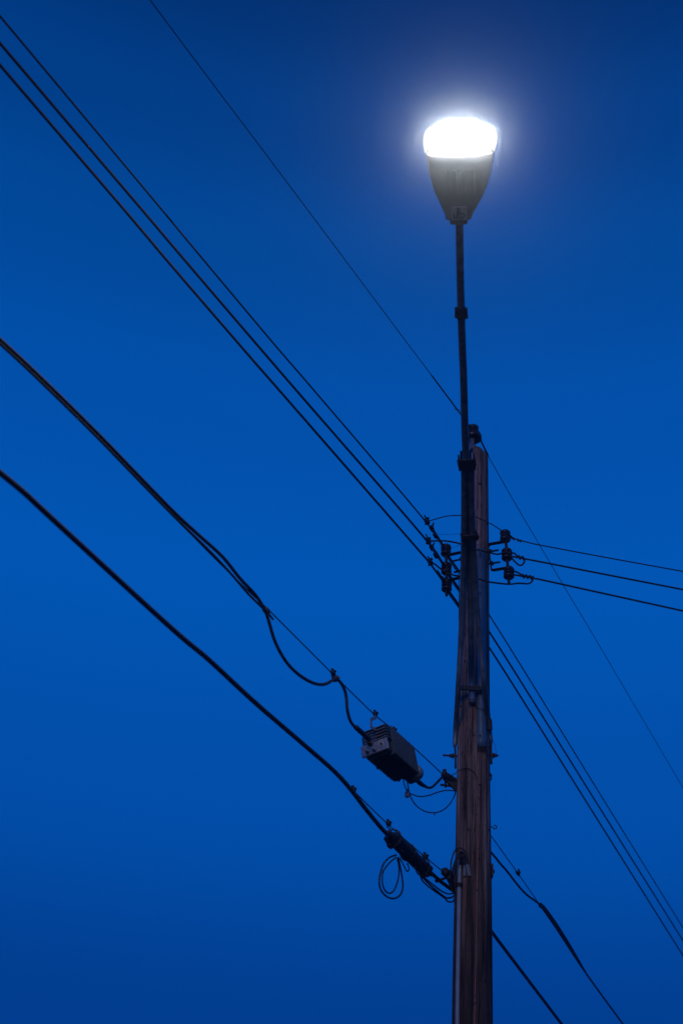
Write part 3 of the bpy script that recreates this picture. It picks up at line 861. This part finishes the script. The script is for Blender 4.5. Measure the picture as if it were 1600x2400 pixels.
# --- finned amplifier
a_ax = Vector((-LINE.x, -LINE.y, -0.02)).normalized()    # away from the camera, along the strand
a_ax = dSr.normalized()
r_ax = a_ax.cross(Vector((0, 0, 1))).normalized()
if r_ax.x < 0: r_ax = -r_ax
u_ax = r_ax.cross(a_ax).normalized()
if u_ax.z < 0: u_ax = -u_ax
tilt = R_(12)
r2 = r_ax * math.cos(tilt) + u_ax * math.sin(tilt); u2 = u_ax * math.cos(tilt) - r_ax * math.sin(tilt)
# swing so that the lower edge leans towards the pole
AC = P1.at(911, 1769)
amp = thing('cable_amplifier', 'finned grey metal amplifier box hanging from the upper strand beside the pole', 'amplifier', AC - u2 * .12)
AL, AW, AH = 0.40, 0.195, 0.205
body = part('housing', MB().box(AC, (a_ax, r2, u2), (AL, AW * .86, AH * .94), 0.022), 'amp_body', amp)
nf = 13
fin0 = MB()
for i in range(nf):
    f = -AL * 0.36 + AL * 0.84 * i / (nf - 1)
    k = MB()
    k.box(AC + a_ax * f + r2 * (AW * .44) + u2 * 0.006, (a_ax, r2, u2), (0.009, 0.044, AH * 0.98), .002)
    part('fin', k, 'amp_fin', amp)
for i in range(5):                                       # short fins wrapping the upper front corner
    zf = AH * 0.44 - i * 0.021
    k = MB().box(AC - a_ax * (AL * .5 + .004) + u2 * zf + r2 * 0.018, (a_ax, r2, u2), (0.026, AW * .80, 0.0055), .0015)
    part('fin', k, 'cast_aluminium', amp)
    k = MB().box(AC - a_ax * (AL * .43) + u2 * zf + r2 * (AW * .455), (a_ax, r2, u2), (0.05, 0.020, 0.0055), .0015)
    part('fin', k, 'cast_aluminium', amp)
lid = part('end_plate', MB().box(AC - a_ax * (AL * .5 + .006) - u2 * (AH * .19) - r2 * .005, (a_ax, r2, u2), (0.014, AW * .96, AH * 0.40), .004), 'cast_aluminium', amp)
part('rating_sticker', MB().box(AC - a_ax * (AL * .5 + .0145) - u2 * (AH * .14) + r2 * .045, (a_ax, r2, u2), (0.003, 0.034, 0.045), .0005), 'plastic_grey', amp)
part('sticker_print', MB().box(AC - a_ax * (AL * .5 + .0168) - u2 * (AH * .17) + r2 * .045, (a_ax, r2, u2), (0.0016, 0.014, 0.016), 0), 'label_ink', amp)
for w_, z_, r_ in ((-.052, -.052, .013), (-.004, -.058, .012), (-.025, -.005, .017)):
    c = AC - a_ax * (AL * .5 + .012) + r2 * w_ + u2 * z_
    k = MB().lathe(c, -a_ax, [(0, r_), (.012, r_), (.012, r_ * .75), (.026, r_ * .75), (.03, r_ * .55), (.031, 0)], 12)
    part('port', k, 'cast_aluminium' if r_ < .015 else 'steel_dark', amp)
for f, w_ in ((-.30, -.05), (-.12, -.062), (.12, -.055), (.30, -.03)):
    c = AC + a_ax * f * AL * 1.4 - u2 * (AH * .47) + r2 * w_
    part('port', MB().lathe(c, -u2, [(0, .012), (.006, .012), (.006, .007), (.012, .007), (.0121, 0)], 10), 'steel_dark', amp)
k = MB().box(AC - a_ax * (AL * .48) + u2 * .03 - r2 * .03, (a_ax, r2, u2), (0.04, AW * .56, AH * .40), .012)
part('hinge_block', k, 'amp_fin', amp)
k = MB().lathe(AC + a_ax * (AL * .5 - .01) - u2 * .065 + r2 * .075, a_ax, [(0, .050), (.045, .048), (.068, .036), (.080, .018), (.083, 0)], 18)
part('end_dome', k, 'cast_aluminium', amp)
k = MB().box(AC + a_ax * (AL * .5 + .03) - u2 * .088 + r2 * .03, (a_ax, r2, u2), (0.10, 0.07, 0.028), .01)
part('outlet_block', k, 'amp_body', amp)
hp = [P1.at(879, 1678) + NF * .004, P1.at(876, 1683) + NF * .01, P1.at(865, 1687) + NF * .012, P1.at(865.5, 1706) + NF * .012, P1.at(873, 1709) + NF * .01, P1.at(895, 1709) + NF * .0]
k = MB()
for q, w in zip(hp, hp[1:]): k.bar(q, w, 0.022, 0.006, a_ax, .001)
part('hanger', k, 'cast_aluminium', amp)
k = MB().bar(P1.at(925, 1711), P1.at(925, 1722), 0.022, 0.006, a_ax, .001)
part('hanger', k, 'cast_aluminium', amp)
strand_clamp(P1.at(924, 1712), dS, s1, .9)
# cables out of the amplifier
lo = [P1.at(*q) + NF * .006 for q in ((974, 1829), (985, 1838), (999, 1846), (1010, 1845), (1022, 1834), (1034, 1822), (1046, 1817))] + [A1 + Vector((.02, -.03, -.05)), A1 + Vector((.07, .02, -.07))]
c2 = thing('coaxial_cable', 'short black cable curving from the amplifier to the pole', 'coaxial cable', lo[-1])
part('jacket', MB().tube(smooth_path(lo, 8), .0085, 10), 'rubber', c2)
part('boot', MB().tube(smooth_path(lo[:3], 6), [.012, .015, .016, .016, .016, .016, .015, .014, .013, .012, .011, .010, .0088][:13], 12), 'rubber', c2)
pole_l = lambda px, py: at_y(px, py, PY - .03)
d1 = [P1.at(*q) for q in ((953, 1824), (957, 1850), (963, 1870), (975, 1888), (994, 1901), (1015, 1905), (1035, 1900), (1052, 1886), (1063, 1868))] + [pole_l(1068, 1852)]
single('drop_cable', MB().tube(smooth_path(d1, 8), .0042, 8), 'rubber', 'thin black drop cable in a deep loop from the amplifier to the pole', 'drop cable', d1[-1])
d2 = [P1.at(*q) for q in ((944, 1824), (948, 1842), (956, 1856), (968, 1863), (985, 1867), (1005, 1864), (1025, 1857), (1045, 1852.5))] + [pole_l(1068, 1854)]
single('drop_cable', MB().tube(smooth_path(d2, 8), .0042, 8), 'rubber', 'thin black drop cable in a shallow loop from the amplifier to the pole', 'drop cable', d2[-1])
p = P1.at(954, 1862)
tb = thing('drop_splitter', 'small grey splitter block hanging on the thin cables under the amplifier', 'splitter', p - Vector((0, 0, .025)))
part('case', MB().box(p, (r_ax, a_ax, Vector((0, 0, 1))), (.032, .026, .046), .008), 'plastic_grey', tb)
part('port', MB().lathe(p + Vector((0, 0, .02)), (0, 0, 1), [(0, .008), (.014, .007), (.0141, 0)], 8), 'cast_aluminium', tb)
q = P1.at(1018, 1905)
single('cable_tie', MB().bar(q, q - Vector((0, 0, .02)), .007, .004, (1, 0, 0), .001), 'rubber', 'short tail of a cable tie under the deep drop-cable loop', 'cable tie', q)
# clamp on the pole
sc = thing('suspension_clamp', 'dark bolted clamp fixing the upper strand to the pole', 'clamp', A1)
k = MB().bar(P1.at(1036, 1812) , A1 + Vector((.07, -.01, -.03)), .045, .03, (0, 0, 1), .006).bar(P1.at(1042, 1820), A1 + Vector((.075, -.03, -.085)), .05, .022, (0, 0, 1), .005)
part('jaw', k, 'steel_dark', sc)
k = MB().tube([P1.at(1041, 1808), P1.at(1044, 1846)], .007, 8).tube([A1 + Vector((-.05, -.02, -.055)), A1 + Vector((.1, .0, -.055))], .0085, 8)
k.lathe(P1.at(1041, 1808), (0, 0, 1), [(0, .014), (.014, .014), (.0141, 0)], 6)
part('bolt', k, 'rusty_steel', sc)
bw = [A1 + Vector((.0, -.02, .0)), at_y(1066, 1813, PY - .10), front(1078, 1804, .012), front(1095, 1800.5, .012), front(1108, 1808, .010), front(1116, 1820, .006), front(1119, 1830, .004)]
single('bond_wire', MB().tube(smooth_path(bw, 8), .0028, 8), 'rubber', 'thin bonding wire arching from the strand clamp over the pole face', 'bond wire', bw[0])
# right continuation of the upper strand
ss = A1 - LINE * .06
pts, P1r = wire_pts(ss, [(1152, 1962), (1213, 2047), (1265, 2122), (1300, 2172), (1370, 2277), (1460, 2400)], 0.0)
INFO.append(('C1r', pts[-1]))
s2 = thing('messenger_strand', 'thin steel strand running from behind the pole to the lower right', 'messenger strand', ss)
part('strand', MB().tube(beyond(resample(pts, .2), 30, 10, .001), .0038, 8), 'aluminium_wire', s2)
dR = (P1r.at(1265, 2122) - P1r.at(1152, 1962)).normalized()
strand_clamp(P1r.at(1213, 2047), dR, s2, 1.1)
cr = [P1r.at(1120, 1965), P1r.at(1152, 2003), P1r.at(1170, 2025), P1r.at(1185, 2042), P1r.at(1205, 2068), P1r.at(1222, 2088), P1r.at(1236, 2101), P1r.at(1250, 2111), P1r.at(1264, 2124), P1r.at(1300, 2175), P1r.at(1370, 2281), P1r.at(1458, 2402)]
NR = P1r.n if P1r.n.y < 0 else -P1r.n
cr = [cr[0]] + [q + NR * .008 for q in cr[1:]]
c3 = thing('coaxial_cable', 'black cable joining the strand in an S-bend right of the pole', 'coaxial cable', cr[0])
part('jacket', MB().tube(beyond(smooth_path(cr, 8), 30, 10, .001), .0088, 10), 'rubber', c3)
c3b = [P1r.at(1263, 2118), P1r.at(1272, 2126), P1r.at(1285, 2143), P1r.at(1305, 2172), P1r.at(1345, 2236), P1r.at(1372, 2281)]
part('lashing_sleeve', MB().tube(smooth_path([q + NR * .006 for q in c3b], 6), [.003] + [.011] * 3 + [.012] * 18 + [.011, .010, .009, .008, .007, .006, .005, .005, .005], 10), 'weathered_jacket', c3)
p = P1r.at(1266, 2122)
part('lashing_clamp', MB().box(p, (dR, NR, dR.cross(NR)), (.045, .03, .035), .006), 'steel_dark', c3)
# eye bolt right of the pole
p = at_y(1153, 1938, PY + .03)
single('eye_bolt', MB().tube([p - Vector((.05, 0, 0)), p], .004, 8).tube([p + Vector((.016 + .013 * math.cos(a), 0, .013 * math.sin(a))) for a in [math.pi + 5.2 * i / 12 for i in range(13)]], .004, 8), 'steel_dark',
       'tiny dark hook sticking out of the right side of the pole', 'hook', p - Vector((.05, 0, 0)))

# --- lower strand, left span
pts, P2 = wire_pts(A2, [(1000, 2012), (910, 1933), (827, 1852), (778, 1801), (717, 1749), (648.7, 1691), (566, 1618), (483, 1541), (400, 1471), (159.4, 1249.5), (95.7, 1190.5), (51, 1149), (0, 1107)], 0.0)
INFO.append(('C2', pts[-1]))
s3 = thing('messenger_strand', 'lower steel strand above the black splice closure, left of the pole', 'messenger strand', A2)
part('strand', MB().tube(beyond(resample(pts, .12)), .0036, 8), 'aluminium_wire', s3)
dS2 = (P2.at(827, 1852) - P2.at(1000, 2012)).normalized()
for q, b_ in (((828, 1852), 1.0), ((910, 1931), 1.05), ((996, 2009), 1.15)): strand_clamp(P2.at(*q), dS2, s3, b_)
N2 = P2.n if P2.n.y < 0 else -P2.n
low1 = [(0, 1111), (51, 1153), (95.7, 1194.5), (159.4, 1253.5), (400, 1474), (483, 1544), (566, 1621), (613.8, 1664), (648.7, 1694), (717, 1752.6), (778, 1806), (816.6, 1848), (855, 1898), (893, 1944), (912, 1962)]
lp = smooth_path([P2.at(*q) + N2 * .008 for q in low1], 8)
c4 = thing('telephone_cable', 'thick black cable lashed to the lower strand, ending in the splice closure', 'telephone cable', lp[-1])
part('jacket', MB().tube(beyond(list(reversed(lp))), .0135, 12), 'weathered_jacket', c4)
# --- splice closure
E0, E1 = P2.at(903, 1950) + N2 * .01, P2.at(1003, 2049) + N2 * .01
ax = (E1 - E0); LEN = ax.length; ax.normalize()
cl_ = thing('splice_closure', 'bulky black splice closure strapped under the lower strand beside the pole', 'splice closure', (E0 + E1) / 2)
prof = []
PR = [(0, .012), (.03, .022), (.07, .030), (.10, .032), (.13, .046), (.16, .056), (.22, .060), (.35, .058), (.5, .061), (.62, .057), (.75, .058), (.82, .054), (.86, .058), (.92, .052), (.95, .034), (1.0, .016)]
k = MB()._lathe(E0, ax, [(h * LEN, r * .78) for h, r in PR], 20)
for i, v in enumerate(k.v):
    h = (v - E0).dot(ax); c = E0 + ax * h
    k.v[i] = c + (v - c) * (1 + 0.10 * mnoise.noise(v * 19) + .06 * mnoise.noise(v * 60))
part('sleeve', k, 'rubber', cl_)
s_ = ax.cross(Vector((0, 0, 1))).normalized(); b_ = s_.cross(ax)
for f in (.14, .47, .83):
    c = E0 + ax * (f * LEN)
    rr = .051
    ring = [c + (s_ * math.cos(a) + b_ * math.sin(a)) * rr + ax * .012 * math.sin(a + f * 20) for a in [2 * math.pi * i / 24 for i in range(25)]]
    part('strap', MB().tube(ring, .005, 6), 'steel_dark', cl_)
for f, w, z, r in ((.07, -.02, -.030, .014), (.14, -.02, -.050, .015), (.30, .02, -.048, .010), (.62, .0, -.048, .011), (.86, .02, -.044, .013), (.94, .02, .025, .014), (.9, -.02, -.042, .010)):
    c = E0 + ax * (f * LEN) + s_ * w + b_ * z
    part('end_plug', MB().lathe(c - ax * .025, ax, [(0, r * .7), (.008, r), (.04, r), (.05, r * .7)], 10), 'rubber', cl_)
k = MB().bar(P2.at(910, 1940), P2.at(917, 1950), .02, .004, ax, .001).bar(P2.at(993, 2015), P2.at(988, 2022), .03, .004, ax, .001)
part('hanger', k, 'cast_aluminium', cl_)
k = MB().tube(smooth_path([P2.at(*q) + N2 * .05 for q in ((918, 1950), (913, 1960), (918, 1970), (917, 1978), (911, 1979))], 5), .003, 6)
part('bare_wire', k, 'aluminium_wire', cl_)
lo2 = [P2.at(*q) + N2 * .006 for q in ((1000, 2040), (1012, 2050), (1030, 2066), (1050, 2081), (1062, 2090))] + [at_y(1070, 2100, PY - .02)]
c5 = thing('telephone_cable', 'thick black cable from the splice closure to the left side of the pole', 'telephone cable', lo2[-1])
part('jacket', MB().tube(smooth_path(lo2, 6), .0125, 12), 'rubber', c5)
# slack loops
def slack(label, px, r, off, end=None, name='slack_cable'):
    pts_ = [P2.at(*q) + N2 * off for q in px] + ([end] if end else [])
    return single(name, MB().tube(smooth_path(pts_, 7), r, 8), 'rubber', label, 'slack cable', pts_[0])
slack('outer loop of slack cable dangling under the splice closure', [(928, 2004), (912, 2010), (899, 2024), (892, 2043), (888.5, 2062), (890, 2080), (897, 2093), (909, 2103), (923, 2106), (936, 2099), (943, 2084), (943, 2065), (940, 2045), (936, 2025), (933, 2008)], .0058, .0)
slack('inner loop of slack cable dangling under the splice closure', [(924, 2010), (911, 2020), (901, 2031), (893, 2044), (891, 2062), (893, 2078), (900, 2090), (909, 2094), (918, 2088), (926, 2070), (930, 2050), (930, 2030), (926, 2012)], .005, .012)
slack('tight short loop of thin cable under the middle of the splice closure', [(937, 2012), (944, 2025), (950, 2037), (954, 2042), (958, 2038), (956, 2028), (953, 2024)], .0042, .0)
slack('curled cable end under the pole end of the splice closure', [(1003, 2042), (1007, 2048), (1005, 2054), (1000, 2052), (999, 2048)], .005, .02)
slack('upper of the drop cables sagging from the splice closure to the pole', [(990, 2052), (1000, 2062), (1020, 2078), (1035, 2089), (1050, 2095), (1060, 2094)], .005, .0, at_y(1068, 2090, PY - .02))
slack('middle of the drop cables sagging from the splice closure to the pole', [(986, 2055), (1000, 2070), (1018, 2086), (1035, 2100), (1045, 2105), (1058, 2102)], .006, .008, at_y(1067, 2092, PY - .02))
slack('lowest of the drop cables sagging from the splice closure to the pole', [(982, 2050), (988, 2064), (1000, 2076), (1020, 2091), (1040, 2105), (1046, 2112), (1054, 2114.5), (1061, 2111)], .0052, .004, at_y(1067, 2098, PY - .02))
slack('short slack loop hugging the left edge of the pole below the strand clamp', [(1058, 2068), (1057, 2082), (1060, 2096), (1062, 2108)], .0045, .02, at_y(1066, 2115, PY - .03))
# lower clamp on the pole
sc = thing('suspension_clamp', 'dark bolted clamp fixing the lower strand to the pole', 'clamp', A2)
k = MB().box(P2.at(1043, 2044), (dS2, dS2.cross(Vector((0, 0, 1))).normalized(), Vector((0, 0, 1))), (.05, .05, .05), .01).bar(P2.at(1046, 2046), A2 + Vector((.07, -.01, -.05)), .06, .035, (0, 0, 1), .008).bar(P2.at(1052, 2052), A2 + Vector((.06, -.01, -.11)), .05, .03, (0, 0, 1), .006)
part('jaw', k, 'steel_dark', sc)
k = MB().tube([P2.at(1024, 2064) - NF * 0, P2.at(1052, 2055)], .009, 10).lathe(P2.at(1024, 2064), (P2.at(1024, 2064) - P2.at(1052, 2055)), [(0, .013), (.012, .013), (.0121, 0)], 8)
part('bolt', k, 'rusty_steel', sc)
# right continuation of the lower cable
ss = A2 - LINE * .06
pts, P2r = wire_pts(ss + Vector((.0, .0, .02)), [(1154, 2187), (1230, 2288), (1315, 2400)], 0.0)
INFO.append(('C2r', pts[-1]))
c6 = thing('telephone_cable', 'thick straight black cable at the bottom running right from the pole', 'telephone cable', ss)
part('jacket', MB().tube(beyond(resample(pts, .2), 30, 10, .001), .0125, 12), 'weathered_jacket', c6)

# ------------------------------------------------------------------ riser conduit and its cables on the pole's left face
rp = [front(x, y, .016) for x, y in ((1077, 2019), (1075.6, 2080), (1074, 2180), (1072.4, 2290), (1071, 2400))]
d = rp[-1] - rp[-2]; d.normalize()
last = rp[-1]
rp += [last + Vector((axis(z).x - axis(last.z).x - .004 * (last.z - z), -(prad(z) - prad(last.z)), z - last.z)) for z in (3.0, 2.0, 1.0, 0.02)]
rc = thing('riser_conduit', 'pale plastic riser conduit running down the left face of the pole', 'conduit', rp[-1])
part('pipe', MB().tube(smooth_path(rp, 6), .0135, 16), 'pvc_pale', rc)
for py in (2075, 2460):
    if py < 2400:
        c = front(1075.8, py, .016)
    else:
        c = rp[5] + Vector((0, 0, .3))
    ring = [c + Vector((math.cos(a) * .018, math.sin(a) * .018, 0)) for a in [2 * math.pi * i / 16 for i in range(17)]]
    k = MB().tube([q + Vector((0, 0, .008)) for q in ring], .006, 6).tube([q - Vector((0, 0, .006)) for q in ring], .006, 6)
    k.box(c + Vector((.034, .012, 0)), ((1, 0, 0), (0, 1, 0), (0, 0, 1)), (.034, .006, .024), .002)
    part('strap', k, 'steel_dark', rc)
def loopc(label, px, r):
    pts_ = [front(x, y, o_) for x, y, o_ in px]
    single('riser_cable', MB().tube(smooth_path(pts_, 7), r, 8), 'rubber', label, 'cable', pts_[0])
q0 = at_y(1056, 2062, PY - .06)
def fl(px, py, dep=.03): return at_y(px, py, PY - prad(zof(py)) - dep)
def loop2(label, pts_, r):
    single('riser_cable', MB().tube(smooth_path(pts_, 7), r, 8), 'rubber', label, 'cable', pts_[0])
loop2('outer black cable looping above the riser conduit', [at_y(1058, 2075, PY - .05), fl(1055.6, 2043.5, .0), fl(1057, 2017.6, .01), fl(1063.8, 1997, .02), fl(1072, 1987.7, .02), fl(1083.5, 1989.7, .02), fl(1092.4, 2001, .015), fl(1094.5, 2014, .01), fl(1096, 2026, .01)], .0052)
loop2('inner black cable looping into the top of the riser conduit', [at_y(1061, 2085, PY - .05), fl(1059.7, 2043), fl(1066, 2018, .03), fl(1074, 2001, .035), fl(1082, 1996, .035), fl(1088, 2004, .03), fl(1089, 2016, .015), fl(1089, 2026, .012)], .006)
loop2('short black cable bent over the mouth of the riser conduit', [fl(1064, 2060, .01), fl(1066, 2030, .03), fl(1072, 2010, .035), fl(1078, 2005, .035), fl(1079.5, 2012, .025), rp[0] + Vector((0, 0, -.03))], .0065)
loop2('tangled black cable end between the riser conduit and the pale connectors', [fl(1078, 2004, .02), fl(1084, 2008, .03), fl(1087, 2001, .03), fl(1083, 1997, .02), fl(1080, 2003, .02), fl(1085, 2014, .015), fl(1086, 2024, .01)], .006)
for (ax_, ay, bx, by, nm) in ((1089, 2024, 1088.5, 2054, 'left of two small grey-blue cable connectors hanging by the riser conduit'), (1095, 2024, 1100, 2053, 'right tilted one of two small grey-blue cable connectors by the riser conduit')):
    a, b = front(ax_, ay, .012), front(bx, by, .010)
    t = thing('cable_connector', nm, 'connector', b, 'connectors beside the riser conduit')
    k = MB().bar(a, b, .019, .014, (1, 0, 0), .005)
    part('case', k, 'plastic_grey', t)
    part('ridge', MB().bar(a.lerp(b, .12) + Vector((0, -.008, 0)), a.lerp(b, .88) + Vector((0, -.008, 0)), .008, .004, (1, 0, 0), .001), 'guard_plastic', t)
# thin loose wires on the right brace
lw1_ = [at_y(1141, 1712, PY - .10), at_y(1150, 1728, PY - .09), at_y(1158, 1745, PY - .06), at_y(1161.5, 1762, PY - .06), at_y(1159, 1774, PY - .06), at_y(1151, 1777.5, PY - .07), at_y(1143, 1772, PY - .10), at_y(1137, 1758, PY - .12)]
single('loose_wire', MB().tube(smooth_path(lw1_, 8), .0018, 6), 'aluminium_wire', 'thin pale wire loop dangling at the right foot of the lamp brace', 'wire', lw1_[-1])
lw2 = [front(1112, 1655, .004), front(1120, 1660, .03), front(1130, 1662, .03), front(1136, 1668, .03), at_y(1139, 1690, PY - .12), at_y(1141, 1712, PY - .10)]
single('loose_wire', MB().tube(smooth_path(lw2, 8), .0024, 6), 'rubber', 'thin dark wire curving over the cable guard below the cross clamp', 'wire', lw2[0])
p = at_y(1152, 1775, PY - .02)
single('cable_stub', MB().tube([p + Vector((-.03, 0, .02)), p, p + Vector((0, 0, -.05))], .004, 6), 'rubber', 'short dark cable stub under the right foot of the lamp brace', 'cable', p)
for px, py, s_l in ((1147, 1812, 'bent dark metal hook'), (1152, 2042, 'rusty square washer')):
    p = at_y(px, py, PY - .035)
    if 'hook' in s_l:
        k = MB().bar(p + Vector((-.03, .0, .03)), p + Vector((.012, .0, -.02)), .03, .008, (0, 1, 0), .002).bar(p + Vector((.012, 0, -.02)), p + Vector((.008, 0, -.05)), .03, .008, (0, 1, 0), .002)
        single('step_bracket', k, 'steel_dark', 'small dark bent bracket on the right edge of the pole near the amplifier level', 'bracket', p)
    else:
        k = MB().box(p, ((1, 0, 0), (0, 1, 0), (0, 0, 1)), (.012, .06, .085), .002).lathe(p, (1, 0, 0), [(0, .014), (.016, .014), (.0161, 0)], 6)
        single('square_washer', k, 'rusty_steel', 'dark square washer and nut on the right edge of the pole', 'washer', p)

# ------------------------------------------------------------------ scattering air added to make the lamp's halo, standing in for lens bloom
hz = bpy.data.materials.new('halo_haze'); hz.use_nodes = True
n, l = hz.node_tree.nodes, hz.node_tree.links
n.clear()
ho = n.new('ShaderNodeOutputMaterial'); hv = n.new('ShaderNodeVolumePrincipled')
hv.inputs['Color'].default_value = (0.72, 0.85, 1.0, 1)
hv.inputs['Density'].default_value = HAZE_DENSITY
hv.inputs['Anisotropy'].default_value = HAZE_G
l.new(hv.outputs[0], ho.inputs['Volume'])
M['halo_haze'] = hz
hb = MB().box((0, 0, 5.5), ((1, 0, 0), (0, 1, 0), (0, 0, 1)), (600, 600, 14.0), 0)
halo_haze = part('halo_haze', hb, 'halo_haze', None, (0, 0, 0))
halo_haze['kind'] = 'stuff'

if __name__ == '__main__':
    print('POLE', POLE_BASE, 'TOPZ', TOPZ, 'lean', axis(8).x - axis(4).x, 'arm', armp[0], armp[-1])
    for nm, p in INFO: print('END', nm, [round(c, 2) for c in p])
    print('HS', [tuple(round(x, 3) for x in q) for q in HS][::6], 'LS', [tuple(round(x, 3) for x in q) for q in LS][::4])
